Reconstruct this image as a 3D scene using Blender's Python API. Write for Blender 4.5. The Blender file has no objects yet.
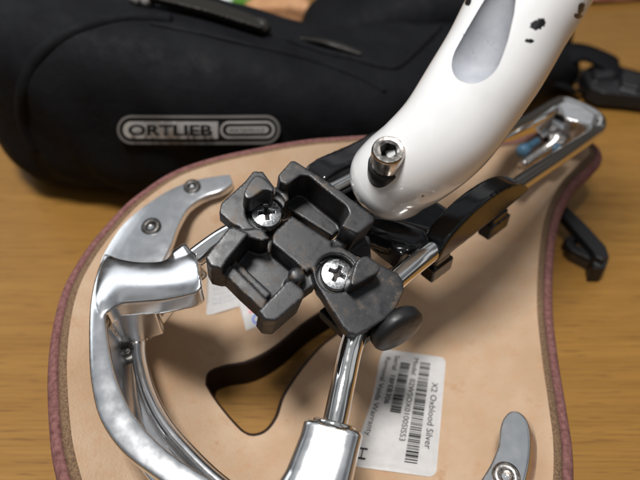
import bpy, bmesh, math, random
import numpy as np
from mathutils import Vector, Matrix
from mathutils.geometry import delaunay_2d_cdt
random.seed(3)
sc = bpy.context.scene
C = bpy.context.collection
R = math.radians
# ---------------------------------------------------------------- camera, light, exposure (metres)
CAMH = 21.0                       # camera height above the table, cm (all shapes below are written in cm)
FPX = 532.0
cd = bpy.data.cameras.new('camera'); cam = bpy.data.objects.new('camera', cd); C.objects.link(cam)
cam.location = (0, 0, CAMH/100); cam.rotation_euler = (R(45), 0, 0)
cd.sensor_width = 36; cd.lens = 36*FPX/640; cd.clip_start = 0.01; cd.clip_end = 50
cd.dof.use_dof = True; cd.dof.focus_distance = 0.165; cd.dof.aperture_fstop = 9.5
sc.camera = cam
w = bpy.data.worlds.new("World"); sc.world = w; w.use_nodes = True
nt = w.node_tree; bg = nt.nodes['Background']
tc = nt.nodes.new('ShaderNodeTexCoord'); sep = nt.nodes.new('ShaderNodeSeparateXYZ')
nt.links.new(tc.outputs['Generated'], sep.inputs[0])
rp = nt.nodes.new('ShaderNodeValToRGB')
e = rp.color_ramp.elements
e[0].position = 0.0; e[0].color = (.05, .035, .02, 1)
e[1].position = 1.0; e[1].color = (.55, .56, .58, 1)
for p_, c_ in ((.45, (.05, .04, .03, 1)), (.60, (.09, .08, .07, 1)), (.69, (.13, .13, .135, 1)), (.71, (.85, .86, .88, 1)), (.765, (.90, .91, .93, 1)), (.785, (.20, .205, .215, 1)), (.86, (.22, .23, .25, 1)), (.90, (.60, .64, .67, 1))):
    q = e.new(p_); q.color = c_
ns = nt.nodes.new('ShaderNodeTexNoise'); ns.inputs['Scale'].default_value = 2.3; ns.inputs['Detail'].default_value = 1.5
nt.links.new(tc.outputs['Generated'], ns.inputs['Vector'])
ma = nt.nodes.new('ShaderNodeMath'); ma.operation = 'MULTIPLY_ADD'; ma.inputs[1].default_value = .5; ma.inputs[2].default_value = .5
nt.links.new(sep.outputs['Z'], ma.inputs[0])
mb = nt.nodes.new('ShaderNodeMath'); mb.operation = 'MULTIPLY_ADD'; mb.inputs[1].default_value = .55; mb.inputs[2].default_value = -.27
nt.links.new(ns.outputs['Fac'], mb.inputs[0])
mc = nt.nodes.new('ShaderNodeMath'); mc.operation = 'ADD'
nt.links.new(ma.outputs[0], mc.inputs[0]); nt.links.new(mb.outputs[0], mc.inputs[1])
nt.links.new(mc.outputs[0], rp.inputs[0]); nt.links.new(rp.outputs[0], bg.inputs['Color'])
bg.inputs['Strength'].default_value = 0.5

def area(name, loc, target, sx, sy, power, col):
    l = bpy.data.lights.new(name, 'AREA'); l.shape = 'RECTANGLE'; l.size = sx; l.size_y = sy
    l.energy = power; l.color = col
    o = bpy.data.objects.new(name, l); C.objects.link(o); o.location = loc
    d = Vector(target)-Vector(loc); o.rotation_euler = d.to_track_quat('-Z', 'Y').to_euler()
    return o
area('ceiling_lamp', (-.10, .03, .95), (.03, .13, .05), .17, .17, 10.6, (1, .985, .965))
area('rear_fill_light', (-1.1, .9, .9), (.05, .15, .05), .7, .7, 2.2, (.90, .95, 1))  # added fill lamp at rear left, gives the bag its highlights
sc.view_settings.view_transform = 'Standard'; sc.view_settings.look = 'None'
sc.view_settings.exposure = 0.22; sc.view_settings.gamma = 1

# ---------------------------------------------------------------- measuring helpers
SQ = math.sqrt(.5)
def ray(u, v):
    x = (u-320)/FPX; y = -(v-240)/FPX
    return (x, SQ+y*SQ, -SQ+y*SQ)
def P(u, v, z):                    # point of the place seen at (u, v) whose real height is z cm
    d = ray(u, v); t = (z-CAMH)/d[2]; return Vector((d[0]*t, d[1]*t, z))
def Pd(u, v, t):
    d = ray(u, v); return Vector((d[0]*t, d[1]*t, CAMH+d[2]*t))
def Py(u, v, y):
    d = ray(u, v); t = y/d[1]; return Vector((d[0]*t, y, CAMH+d[2]*t))
def proj(p):
    x, y, z = p[0], p[1], p[2]-CAMH
    t = (y-z)*SQ; up = (y+z)*SQ
    return (320+FPX*x/t, 240-FPX*up/t)
A = Vector((.755, .656, 0)); B = Vector((.656, -.755, 0)); Z = Vector((0, 0, 1))

# ---------------------------------------------------------------- object helpers
def wloc(p):
    v = Vector((0, 0, 0))
    while p: v += p.location; p = p.parent
    return v
def tag(o, label=None, cat=None, group=None, kind=None):
    if label: o['label'] = label
    if cat: o['category'] = cat
    if group: o['group'] = group
    if kind: o['kind'] = kind
    return o
def thing(name, label, cat, loc, group=None):
    o = bpy.data.objects.new(name, None); C.objects.link(o); o.location = Vector(loc)/100
    o.empty_display_size = .02
    return tag(o, label, cat, group)
def link(name, me, mat, parent=None, smooth=True, base=None):
    off = wloc(parent) if parent else (Vector(base)/100 if base is not None else Vector((0, 0, 0)))
    me.transform(Matrix.Translation(-off) @ Matrix.Scale(.01, 4))
    if mat is not None:
        me.materials.clear()
        for m in (mat if isinstance(mat, (list, tuple)) else [mat]): me.materials.append(m)
    me.polygons.foreach_set('use_smooth', [smooth]*len(me.polygons)); me.update()
    o = bpy.data.objects.new(name, me); C.objects.link(o)
    if parent: o.parent = parent
    else: o.location = off
    return o
def tomesh(bm):
    me = bpy.data.meshes.new('m'); bm.to_mesh(me); bm.free(); return me
def obj(name, bm, mat, parent=None, smooth=True, base=None):
    return link(name, tomesh(bm), mat, parent, smooth, base)
def fuse(bm, voxel, smooth=6, cutters=None, fac=.5, pre=0):
    """melt overlapping solids into one moulded body with rounded edges"""
    bmesh.ops.recalc_face_normals(bm, faces=bm.faces)
    me = tomesh(bm); o = bpy.data.objects.new('t', me); C.objects.link(o)
    r = o.modifiers.new('r', 'REMESH'); r.mode = 'VOXEL'; r.voxel_size = voxel
    tmp = []
    if pre:
        s = o.modifiers.new('s0', 'SMOOTH'); s.factor = fac; s.iterations = pre
    for cb in cutters or []:
        bmesh.ops.recalc_face_normals(cb, faces=cb.faces)
        co = bpy.data.objects.new('c', tomesh(cb)); C.objects.link(co); tmp.append(co)
        b = o.modifiers.new('b', 'BOOLEAN'); b.operation = 'DIFFERENCE'; b.object = co; b.solver = 'EXACT'
    if cutters:
        r = o.modifiers.new('r2', 'REMESH'); r.mode = 'VOXEL'; r.voxel_size = voxel
    s = o.modifiers.new('s', 'SMOOTH'); s.factor = fac; s.iterations = smooth
    bpy.context.view_layer.update()
    dg = bpy.context.evaluated_depsgraph_get()
    out = bpy.data.meshes.new_from_object(o.evaluated_get(dg))
    for x in [o]+tmp: bpy.data.objects.remove(x)
    return out
def loft(bm, top, bot):            # two equal-length loops of world points
    a = [bm.verts.new(p) for p in top]; b = [bm.verts.new(p) for p in bot]; n = len(a)
    bm.faces.new(a); bm.faces.new(b[::-1])
    for i in range(n): bm.faces.new((a[i], b[i], b[(i+1) % n], a[(i+1) % n]))
def plate(bm, px, zt, zb, grow=None):
    top = [P(u, v, zt) for u, v in px]
    bot = [Vector((p.x, p.y, zb)) for p in top]
    if grow:
        c = sum(bot, Vector())/len(bot)
        bot = [c+(p-c)*grow for p in bot]
        for p in bot: p.z = zb
    loft(bm, top, bot)
def resample(px, n):
    px = [Vector(p) for p in catmull([list(map(float, p)) for p in px], 8)]
    d = [0]
    for a, b in zip(px, px[1:]): d.append(d[-1]+(b-a).length)
    out = []; k = 0
    for i in range(n):
        t = d[-1]*i/(n-1)
        while k < len(d)-2 and d[k+1] < t: k += 1
        f = (t-d[k])/max(1e-9, d[k+1]-d[k]); out.append(px[k].lerp(px[k+1], min(1, f)))
    return out
def band(bm, outer, inner, zf, th, crown=.1, n=48, m=8, grow=0):
    """crowned cast band between two pixel edges running the same way; returns nothing"""
    O, I = resample(outer, n), resample(inner, n); top = []; bot = []
    for o_, i_ in zip(O, I):
        rowt, rowb = [], []
        for k in range(m+1):
            q = o_.lerp(i_, k/m); p = P(q[0], q[1], zf(q[1]) if zf.__code__.co_argcount == 1 else zf(q[0], q[1])); c = 1-(2*k/m-1)**2
            rowt.append(bm.verts.new(p+Z*crown*(c-1))); rowb.append(bm.verts.new(p-Z*(th+crown)))
        top.append(rowt); bot.append(rowb)
    for a in range(n-1):
        for k in range(m):
            bm.faces.new((top[a][k], top[a+1][k], top[a+1][k+1], top[a][k+1])); bm.faces.new((bot[a][k], bot[a][k+1], bot[a+1][k+1], bot[a+1][k]))
        bm.faces.new((top[a][0], bot[a][0], bot[a+1][0], top[a+1][0])); bm.faces.new((top[a][m], top[a+1][m], bot[a+1][m], bot[a][m]))
    for a in (0, n-1):
        for k in range(m): bm.faces.new((top[a][k], top[a][k+1], bot[a][k+1], bot[a][k]))
def catmull(pts, n):
    pts = [list(p) for p in pts]; q = [pts[0]]+pts+[pts[-1]]; out = []
    for i in range(1, len(q)-2):
        for k in range(n):
            t = k/n
            out.append([.5*((2*q[i][j])+(-q[i-1][j]+q[i+1][j])*t+(2*q[i-1][j]-5*q[i][j]+4*q[i+1][j]-q[i+2][j])*t*t+(-q[i-1][j]+3*q[i][j]-3*q[i+1][j]+q[i+2][j])*t**3) for j in range(len(q[0]))])
    out.append(q[-2]); return out
def sm(px, n=4):
    q = [list(map(float, p)) for p in px]; m = len(q); out = []
    for i in range(m):
        a, b, c, d = q[i-1], q[i], q[(i+1) % m], q[(i+2) % m]
        for k in range(n):
            t = k/n
            out.append(tuple(.5*(2*b[j]+(c[j]-a[j])*t+(2*a[j]-5*b[j]+4*c[j]-d[j])*t*t+(3*b[j]-a[j]-3*c[j]+d[j])*t**3) for j in range(2)))
    return out
def tube(bm, pts, rad, seg=24, n=8, flat=1.0, up=Z, caps=True, smooth=True):
    """pts (world), rad number or list; flat squeezes the section along 'up'"""
    if not isinstance(rad, (list, tuple)): rad = [rad]*len(pts)
    d = [list(p)+[r] for p, r in zip(pts, rad)]
    if smooth: d = catmull(d, n)
    ps = [Vector(x[:3]) for x in d]; rs = [x[3] for x in d]; rings = []
    prev = None
    for i, p in enumerate(ps):
        t = (ps[min(i+1, len(ps)-1)]-ps[max(i-1, 0)]).normalized()
        if up is not None: s = t.cross(up)
        else: s = None
        if s is None or s.length < .05:
            s = prev if prev else t.orthogonal()
        s = (s-t*s.dot(t)).normalized(); prev = s; q = s.cross(t).normalized()
        rings.append([bm.verts.new(p+s*math.cos(2*math.pi*k/seg)*rs[i]+q*math.sin(2*math.pi*k/seg)*rs[i]*flat) for k in range(seg)])
    for a, b in zip(rings, rings[1:]):
        for k in range(seg): bm.faces.new((a[k], a[(k+1) % seg], b[(k+1) % seg], b[k]))
    if caps: bm.faces.new(rings[0][::-1]); bm.faces.new(rings[-1])
def lathe(bm, c, axis, prof, seg=40):
    """prof: list of (radius, height along axis)"""
    axis = Vector(axis).normalized(); s = axis.orthogonal().normalized(); q = axis.cross(s)
    rings = []
    for r, h in prof:
        if r < 1e-5: rings.append([bm.verts.new(c+axis*h)])
        else: rings.append([bm.verts.new(c+axis*h+(s*math.cos(2*math.pi*k/seg)+q*math.sin(2*math.pi*k/seg))*r) for k in range(seg)])
    for a, b in zip(rings, rings[1:]):
        for k in range(seg):
            k2 = (k+1) % seg
            if len(a) == 1 and len(b) == 1: continue
            if len(a) == 1: bm.faces.new((a[0], b[k2], b[k]))
            elif len(b) == 1: bm.faces.new((a[k], a[k2], b[0]))
            else: bm.faces.new((a[k], a[k2], b[k2], b[k]))
def box(bm, c, ax, ay, az):        # centre and three half-axis vectors
    vs = [bm.verts.new(c+ax*i+ay*j+az*k) for i in (-1, 1) for j in (-1, 1) for k in (-1, 1)]
    for f in ((0, 1, 3, 2), (4, 6, 7, 5), (0, 4, 5, 1), (2, 3, 7, 6), (0, 2, 6, 4), (1, 5, 7, 3)):
        bm.faces.new([vs[i] for i in f])

# ---------------------------------------------------------------- materials
def mat(name, col, rough=.5, metal=0, coat=0, spec=.5, noise=None, bump=None, rvar=None, spots=None, sheen=0, attr=None, stretch=None):
    """noise=(scale, colour2, lo, hi, detail), bump=(scale, strength, dist cm), rvar=(scale, amount), spots=(scale, colour, lo, hi)"""
    m = bpy.data.materials.new(name); m.use_nodes = True; t = m.node_tree; N = t.nodes; L = t.links
    b = N['Principled BSDF']; b.inputs['Roughness'].default_value = rough; b.inputs['Metallic'].default_value = metal
    b.inputs['Coat Weight'].default_value = coat; b.inputs['Coat Roughness'].default_value = .04
    b.inputs['Specular IOR Level'].default_value = spec
    b.inputs['Sheen Weight'].default_value = sheen
    tc = N.new('ShaderNodeTexCoord'); mp = N.new('ShaderNodeMapping'); mp.inputs['Scale'].default_value = stretch or (100, 100, 100)
    L.new(tc.outputs['Object'], mp.inputs[0])
    def nz(s, d=4, r=.55):
        n = N.new('ShaderNodeTexNoise'); n.inputs['Scale'].default_value = s; n.inputs['Detail'].default_value = d
        n.inputs['Roughness'].default_value = r; L.new(mp.outputs[0], n.inputs['Vector']); return n.outputs['Fac']
    def ramp(src, lo, hi):
        n = N.new('ShaderNodeMapRange'); n.inputs['From Min'].default_value = lo; n.inputs['From Max'].default_value = hi
        L.new(src, n.inputs['Value']); return n.outputs['Result']
    def mix(fac, a, c2):
        n = N.new('ShaderNodeMix'); n.data_type = 'RGBA'; L.new(fac, n.inputs[0])
        if isinstance(a, tuple): n.inputs[6].default_value = a+(1,)
        else: L.new(a, n.inputs[6])
        n.inputs[7].default_value = c2+(1,); return n.outputs[2]
    cur = tuple(col)
    if noise: cur = mix(ramp(nz(noise[0], noise[4] if len(noise) > 4 else 4), noise[2], noise[3]), cur, noise[1])
    for sp in spots or []: cur = mix(ramp(nz(sp[0], 6, .7), sp[2], sp[3]), cur, sp[1])
    if attr:
        at = N.new('ShaderNodeAttribute'); at.attribute_name = attr[0]
        nn = N.new('ShaderNodeMath'); nn.operation = 'MULTIPLY_ADD'; nn.inputs[1].default_value = attr[2]
        L.new(nz(attr[3], 3), nn.inputs[0]); L.new(at.outputs['Fac'], nn.inputs[2])
        cur = mix(ramp(nn.outputs[0], .5+attr[2]*.5-.04, .5+attr[2]*.5+.04), cur, attr[1])
    if isinstance(cur, tuple): b.inputs['Base Color'].default_value = cur+(1,)
    else: L.new(cur, b.inputs['Base Color'])
    if rvar:
        n = N.new('ShaderNodeMapRange'); n.inputs['To Min'].default_value = max(.02, rough-rvar[1]); n.inputs['To Max'].default_value = rough+rvar[1]
        n.inputs['From Min'].default_value = .3; n.inputs['From Max'].default_value = .7
        L.new(nz(rvar[0], 5), n.inputs['Value']); L.new(n.outputs[0], b.inputs['Roughness'])
    if bump:
        bp = N.new('ShaderNodeBump'); bp.inputs['Strength'].default_value = bump[1]; bp.inputs['Distance'].default_value = bump[2]/100
        L.new(nz(bump[0], 5, .6), bp.inputs['Height']); L.new(bp.outputs[0], b.inputs['Normal'])
    return m
RUST = (.16, .085, .03)
M = {}
M['leather'] = mat('tan_leather', (.44, .318, .218), .76, spec=.25, noise=(.30, (.35, .23, .138), .35, .68, 9), bump=(11, .6, .035), rvar=(2, .08), spots=[(1.6, (.40, .25, .15), .50, .72), (5, (.31, .18, .10), .62, .80), (.8, (.33, .19, .105), .60, .78)])
M['edge'] = mat('cut_leather_edge', (.19, .115, .06), .85, noise=(15, (.085, .045, .024), .38, .66), bump=(20, .9, .05))
M['suede'] = mat('maroon_suede', (.205, .095, .088), .9, spec=.15, noise=(6, (.10, .042, .038), .35, .7), bump=(20, .8, .03), spots=[(2.2, (.20, .10, .085), .55, .75)])
M['slot'] = mat('dark_burnished_edge', (.022, .010, .006), .55, spec=.2, noise=(5, (.015, .007, .004), .4, .6), bump=(12, .5, .03))
M['alu'] = mat('cast_aluminium', (.80, .805, .815), .21, 1, noise=(.5, (.74, .745, .755), .35, .7), rvar=(2, .05), bump=(40, .12, .004))
M['chrome'] = mat('chromed_steel', (.84, .83, .81), .09, 1, rvar=(5, .05), bump=(3, .04, .02))
M['rivet'] = mat('dark_rivet_steel', (.09, .085, .08), .4, .8, noise=(8, (.035, .03, .028), .4, .6))
M['plastic'] = mat('black_moulded_plastic', (.013, .0135, .0155), .42, spec=.4, rvar=(3, .14), bump=(26, .2, .010), noise=(1.0, (.026, .026, .028), .4, .7),
                   spots=[(1.5, (.075, .05, .03), .54, .68), (7, RUST, .635, .72)])
M['plastic_clean'] = mat('black_nylon', (.010, .010, .011), .42, spec=.35, rvar=(3, .1), bump=(20, .15, .01))
M['gloss'] = mat('gloss_black_alloy', (.006, .006, .007), .16, coat=.15, spec=.4, rvar=(3, .04), spots=[(7, (.10, .07, .04), .76, .82)])
M['white'] = mat('white_lacquer', (.76, .76, .76), .2, coat=.8, noise=(.6, (.71, .71, .71), .4, .7), spots=[(4, (.55, .53, .50), .735, .80)], attr=('chip', (.012, .012, .014), .7, 12))
M['scoop_grey'] = mat('speckled_grey_recess', (.34, .35, .375), .6, spec=.2, noise=(2, (.28, .29, .32), .35, .7), spots=[(6, (.22, .22, .24), .60, .72)])  # grey with darker speckles, for the scoop cut into the white post
M['screw'] = mat('zinc_screw', (.70, .71, .72), .3, 1, rvar=(12, .12), bump=(14, .35, .02), spots=[(5, (.35, .27, .2), .62, .8)])
M['bolt'] = mat('steel_bolt', (.62, .58, .54), .2, 1, noise=(5, (.42, .37, .33), .4, .65), rvar=(8, .1), bump=(14, .15, .02))
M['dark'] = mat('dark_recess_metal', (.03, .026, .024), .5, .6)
M['bag'] = mat('black_coated_fabric', (.0042, .0044, .0055), .7, spec=.10, noise=(.4, (.0075, .0078, .009), .35, .7), bump=(1.3, .3, .2), rvar=(1.5, .1), spots=[(3.5, (.02, .02, .02), .68, .8)])
M['olive'] = mat('worn_dark_plastic', (.014, .013, .0105), .55, spec=.25, rvar=(2, .12))
M['logo'] = mat('grey_reflective_print', (.40, .385, .365), .7, spec=.1)
M['logo_dim'] = mat('grey_print_outline', (.17, .162, .153), .7, spec=.1)
M['ink'] = mat('black_print', (.015, .015, .015), .7, spec=.1)
M['paper'] = mat('white_label_paper', (.78, .77, .76), .45, noise=(3, (.72, .71, .70), .4, .7))
M['inkgrey'] = mat('faded_grey_print', (.42, .43, .46), .6)
M['blue'] = mat('blue_print', (.10, .17, .55), .5)
M['pink'] = mat('red_print', (.65, .18, .20), .5)
M['bluepl'] = mat('blue_plastic', (.07, .16, .25), .35)
M['green'] = mat('green_plastic', (.16, .42, .07), .4, noise=(1, (.1, .3, .05), .4, .6))
M['card'] = mat('brown_card', (.50, .27, .13), .7, noise=(1, (.38, .19, .09), .4, .6))
M['whitebit'] = mat('white_paper', (.75, .76, .78), .6, noise=(1, (.6, .62, .65), .4, .6))
M['redcloth'] = mat('red_brown_cloth', (.25, .07, .045), .8, noise=(1, (.35, .14, .08), .4, .6), bump=(2, .5, .2))

def wood():
    m = bpy.data.materials.new('varnished_wood'); m.use_nodes = True; t = m.node_tree; N = t.nodes; L = t.links
    b = N['Principled BSDF']; tc = N.new('ShaderNodeTexCoord')
    def mapping(s, rot=0):
        q = N.new('ShaderNodeMapping'); q.inputs['Scale'].default_value = s; q.inputs['Rotation'].default_value = (0, 0, rot)
        L.new(tc.outputs['Object'], q.inputs[0]); return q.outputs[0]
    def nz(vec, s, d=4, r=.5, dist=0):
        n = N.new('ShaderNodeTexNoise'); n.inputs['Scale'].default_value = s; n.inputs['Detail'].default_value = d; n.inputs['Roughness'].default_value = r
        n.inputs['Distortion'].default_value = dist
        L.new(vec, n.inputs['Vector']); return n.outputs['Fac']
    def rng(src, lo, hi):
        n = N.new('ShaderNodeMapRange'); n.inputs['From Min'].default_value = lo; n.inputs['From Max'].default_value = hi; L.new(src, n.inputs['Value']); return n.outputs['Result']
    def mix(f, a, c):
        n = N.new('ShaderNodeMix'); n.data_type = 'RGBA'; L.new(f, n.inputs[0])
        if isinstance(a, tuple): n.inputs[6].default_value = a+(1,)
        else: L.new(a, n.inputs[6])
        n.inputs[7].default_value = c+(1,); return n.outputs[2]
    rot = R(-3)
    g1 = nz(mapping((7, 110, 50), rot), 1, 5, .6, .6)        # broad figure
    g2 = nz(mapping((18, 900, 50), rot), 1, 3, .6)           # fine streaks
    g3 = nz(mapping((48, 850, 50), rot), 1, 2, .6)          # short dark pores
    g4 = nz(mapping((12, 16, 12), rot), 1, 3, .5)            # patches
    c = mix(rng(g1, .32, .68), (.27, .140, .030), (.205, .098, .018))
    c = mix(rng(g4, .4, .7), c, (.235, .115, .023))
    n = N.new('ShaderNodeMath'); n.operation = 'MULTIPLY'; n.inputs[1].default_value = .55; L.new(rng(g2, .48, .7), n.inputs[0])
    c = mix(n.outputs[0], c, (.13, .052, .010))
    n = N.new('ShaderNodeMath'); n.operation = 'MULTIPLY'; n.inputs[1].default_value = .5; L.new(rng(g3, .585, .68), n.inputs[0])
    c = mix(n.outputs[0], c, (.085, .034, .012))
    L.new(c, b.inputs['Base Color']); b.inputs['Roughness'].default_value = .5; b.inputs['Specular IOR Level'].default_value = .25
    b.inputs['Coat Weight'].default_value = .05; b.inputs['Coat Roughness'].default_value = .25
    bp = N.new('ShaderNodeBump'); bp.inputs['Strength'].default_value = .25; bp.inputs['Distance'].default_value = .0003
    L.new(g2, bp.inputs['Height']); L.new(bp.outputs[0], b.inputs['Normal'])
    return m
M['wood'] = wood()

# ---------------------------------------------------------------- the setting: table top
bm = bmesh.new(); box(bm, Vector((5, 40, -1.4)), Vector((95, 0, 0)), Vector((0, 62, 0)), Vector((0, 0, 1.4)))
bmesh.ops.bevel(bm, geom=bm.edges[:], offset=.25, segments=3, affect='EDGES')
tag(obj('table_top', bm, M['wood'], None, False), kind='structure')

# ================================================================ SADDLE (upside down)
saddle = thing('bicycle_saddle', 'upside-down tan leather bicycle saddle with maroon rim, chrome rails and silver rear frame', 'saddle', P(300, 300, 0))
BD = [(110, 560, 3.8), (92, 515, 4.2), (82, 480, 4.5), (71, 430, 4.7), (67, 360, 5.0), (75, 300, 5.3), (92, 262, 5.5), (117, 228, 5.8),
      (147, 198, 6.1), (190, 172, 6.4), (260, 154, 6.7), (320, 144, 6.8), (375, 141, 6.5), (440, 150, 5.6), (500, 147, 4.7), (545, 136, 3.9),
      (575, 138, 3.6), (590, 150, 3.5), (581, 163, 3.5), (563, 180, 3.4), (548, 208, 3.3), (540, 245, 3.2), (537, 300, 3.1), (541, 350, 3.0),
      (548, 400, 3.0), (553, 440, 3.05), (553, 480, 3.2), (548, 530, 3.4), (535, 590, 3.6), (500, 650, 3.8), (400, 700, 4), (270, 680, 4), (170, 630, 3.8)]
bpts = [P(*b) for b in BD]
loop = catmull(bpts+[bpts[0]], 14)[:-1]; loop = [Vector(p) for p in loop]
SLOT = [(206, 385), (209, 373), (224, 366), (250, 361), (276, 347), (305, 323), (332, 306), (360, 290), (393, 268), (400, 270), (398, 278), (372, 302),
        (343, 328), (320, 346), (300, 369), (283, 395), (275, 417), (263, 431), (247, 433), (232, 420), (215, 399)]
ZS = 1.45
spts = [P(u, v, ZS) for u, v in SLOT]
sloop = [Vector(p) for p in catmull(spts+[spts[0]], 6)[:-1]]
ctrl = bpts+spts+[P(*q) for q in ((160, 350, 3.3), (150, 420, 3.1), (225, 290, 2.6), (230, 230, 4.4), (250, 190, 5.6), (400, 420, 1.8), (440, 360, 1.9), (480, 300, 2.05),
        (500, 250, 2.3), (500, 430, 2.3), (430, 300, 1.6), (300, 440, 1.35), (300, 520, 1.5), (200, 440, 2.2), (540, 175, 3.0), (460, 210, 2.3), (350, 560, 2.0))]
cx = np.array([[p.x, p.y] for p in ctrl]); cz = np.array([p.z for p in ctrl])
def ker(r2): return np.where(r2 > 1e-12, .5*r2*np.log(np.maximum(r2, 1e-12)), 0)
n_ = len(cx); K = ker(((cx[:, None]-cx[None])**2).sum(-1))+np.eye(n_)*.25
Q = np.hstack([np.ones((n_, 1)), cx]); MM = np.block([[K, Q], [Q.T, np.zeros((3, 3))]])
sol = np.linalg.solve(MM, np.concatenate([cz, np.zeros(3)]))
def LZ(x, y):
    x = np.atleast_1d(x); y = np.atleast_1d(y); pp = np.stack([x, y], -1)
    return ker(((pp[:, None]-cx[None])**2).sum(-1)) @ sol[:n_]+sol[n_]+pp @ sol[n_+1:]
def onleather(u, v, dz=0):
    z = 2.0
    for _ in range(25):
        p = P(u, v, z); z = .4*z+.6*(float(LZ(p.x, p.y)[0])+dz)
    return P(u, v, z)
def inside(px, py, poly):
    r = np.zeros(len(px), bool); n = len(poly)
    for i in range(n):
        x1, y1 = poly[i][0], poly[i][1]; x2, y2 = poly[(i+1) % n][0], poly[(i+1) % n][1]
        c = (y1 > py) != (y2 > py)
        xi = (x2-x1)*(py-y1)/((y2-y1) if y2 != y1 else 1e-9)+x1
        r ^= c & (px < xi)
    return r
def offset(lp, d, dz):
    out = []; n = len(lp)
    for i in range(n):
        t = lp[(i+1) % n]-lp[i-1]; nn = Vector((t.y, -t.x, 0)).normalized()
        out.append((lp[i]+nn*d, dz))
    return out
area2 = sum(loop[i].x*loop[(i+1) % len(loop)].y-loop[(i+1) % len(loop)].x*loop[i].y for i in range(len(loop)))
sgn = 1 if area2 > 0 else -1
# inner sheet
g = .35; xs = np.arange(-16, 22, g); ys = np.arange(-4, 30, g); gx, gy = np.meshgrid(xs, ys); gx = gx.ravel(); gy = gy.ravel()
inner = [p for p, _ in offset(loop, -.12*sgn, 0)]; sin_ = sloop
ok = inside(gx, gy, inner) & ~inside(gx, gy, sloop)
co2 = [Vector((p.x, p.y)) for p in loop]+[Vector((p.x, p.y)) for p in sloop]+[Vector((x, y)) for x, y in zip(gx[ok], gy[ok])]
nl, nsl = len(loop), len(sloop)
edges = [(i, (i+1) % nl) for i in range(nl)]+[(nl+i, nl+(i+1) % nsl) for i in range(nsl)]
vo, _, fo, *_ = delaunay_2d_cdt(co2, edges, [], 0, 1e-6)
cen = np.array([[sum(vo[i][0] for i in f)/3, sum(vo[i][1] for i in f)/3] for f in fo])
keep = inside(cen[:, 0], cen[:, 1], loop) & ~inside(cen[:, 0], cen[:, 1], sloop)
VX = np.array([[v[0], v[1]] for v in vo]); VZ = LZ(VX[:, 0], VX[:, 1])
bm = bmesh.new(); vs = [bm.verts.new((x, y, z)) for (x, y), z in zip(VX, VZ)]
for f, k in zip(fo, keep):
    if k:
        try: bm.faces.new([vs[i] for i in f])
        except ValueError: pass
bmesh.ops.recalc_face_normals(bm, faces=bm.faces)
if sum(f.normal.z for f in bm.faces) < 0: bmesh.ops.reverse_faces(bm, faces=bm.faces)
for v_ in [v_ for v_ in bm.verts if not v_.link_faces]: bm.verts.remove(v_)
leather = obj('leather_seat', bm, M['leather'], saddle)
def strip(lp, prof, base_z=True):
    bm = bmesh.new(); rings = []
    LP = [Vector((p.x, p.y, float(z))) for p, z in zip(lp, LZ([p.x for p in lp], [p.y for p in lp]))]
    for d, dz in prof:
        rings.append([bm.verts.new(p+Vector((0, 0, dz))) for p, _ in offset(LP, d*sgn, 0)])
    n = len(lp)
    for a, b in zip(rings, rings[1:]):
        for i in range(n): bm.faces.new((a[i], a[(i+1) % n], b[(i+1) % n], b[i]))
    bmesh.ops.recalc_face_normals(bm, faces=bm.faces); return bm
obj('cut_edge', strip(loop, [(0, 0), (.05, .03), (.14, .01), (.22, -.02), (.31, -.08), (.32, -.3)]), M['edge'], saddle)
obj('suede_cover', strip(loop, [(.31, -.12), (.35, -.04), (.44, -.01), (.53, -.04), (.65, -.13), (.73, -.30), (.75, -.52), (.68, -.66), (.5, -.72), (.1, -.74)]), M['suede'], saddle)
# underside of the seat
bm = bmesh.new(); vs = [bm.verts.new((x, y, max(z-.55, .12))) for (x, y), z in zip(VX, VZ)]
for f, k in zip(fo, keep):
    if k:
        try: bm.faces.new([vs[i] for i in f])
        except ValueError: pass
for v_ in [v_ for v_ in bm.verts if not v_.link_faces]: bm.verts.remove(v_)
obj('suede_underside', bm, M['suede'], saddle)
# slot wall
bm = bmesh.new(); rings = []
ctr = sum(sloop, Vector())/nsl
SL = [Vector((p.x, p.y, float(z))) for p, z in zip(sloop, LZ([p.x for p in sloop], [p.y for p in sloop]))]
so = 1 if sum(sloop[i].x*sloop[(i+1) % nsl].y-sloop[(i+1) % nsl].x*sloop[i].y for i in range(nsl)) > 0 else -1
for d, k in ((.10, 1.0), (.0, 1.02), (-.05, .95), (-.05, .75), (-.07, .5), (-.10, .25), (-.16, .06)):
    rings.append([bm.verts.new((p.x, p.y, SL[i].z*k+(.012 if k == 1.0 else 0))) for i, (p, _) in enumerate(offset(SL, d*so, 0))])
for a, b in zip(rings, rings[1:]):
    for i in range(nsl): bm.faces.new((a[i], a[(i+1) % nsl], b[(i+1) % nsl], b[i]))
bmesh.ops.recalc_face_normals(bm, faces=bm.faces)
obj('slot_wall', bm, M['slot'], saddle)

# rails: one bent rod, both sides joined round the nose
r1, r2, r3 = P(430, 252, 8.0), P(470, 222, 7.8), P(515, 187, 7.2)
GA = 4.2
RR = [P(322, 470, 6.0), P(334, 426, 6.5), P(343, 385, 6.9), P(352, 345, 7.2), P(366, 309, 7.6), P(396, 280, 7.85), r1, r2, r3]
NOSE = [P(560, 157, 6.3), P(590, 136, 5.5), P(599, 127, 5.4), P(596, 118, 5.4), P(580, 109, 5.4), P(563, 103, 5.4), P(552, 106, 5.6), P(523, 123, 6.3)]
LR = [P(495, 134, 7.0), P(440, 143, 8.0), P(385, 163, 8.6), P(343, 184, 8.9), P(310, 200, 9.0), P(262, 220, 8.8), P(225, 237, 8.35), P(187, 264, 7.8), P(178, 270, 7.75)]
bm = bmesh.new(); tube(bm, RR+NOSE+LR, .36, seg=28, n=14)
rails = obj('rails', bm, M['chrome'], saddle)

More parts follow.
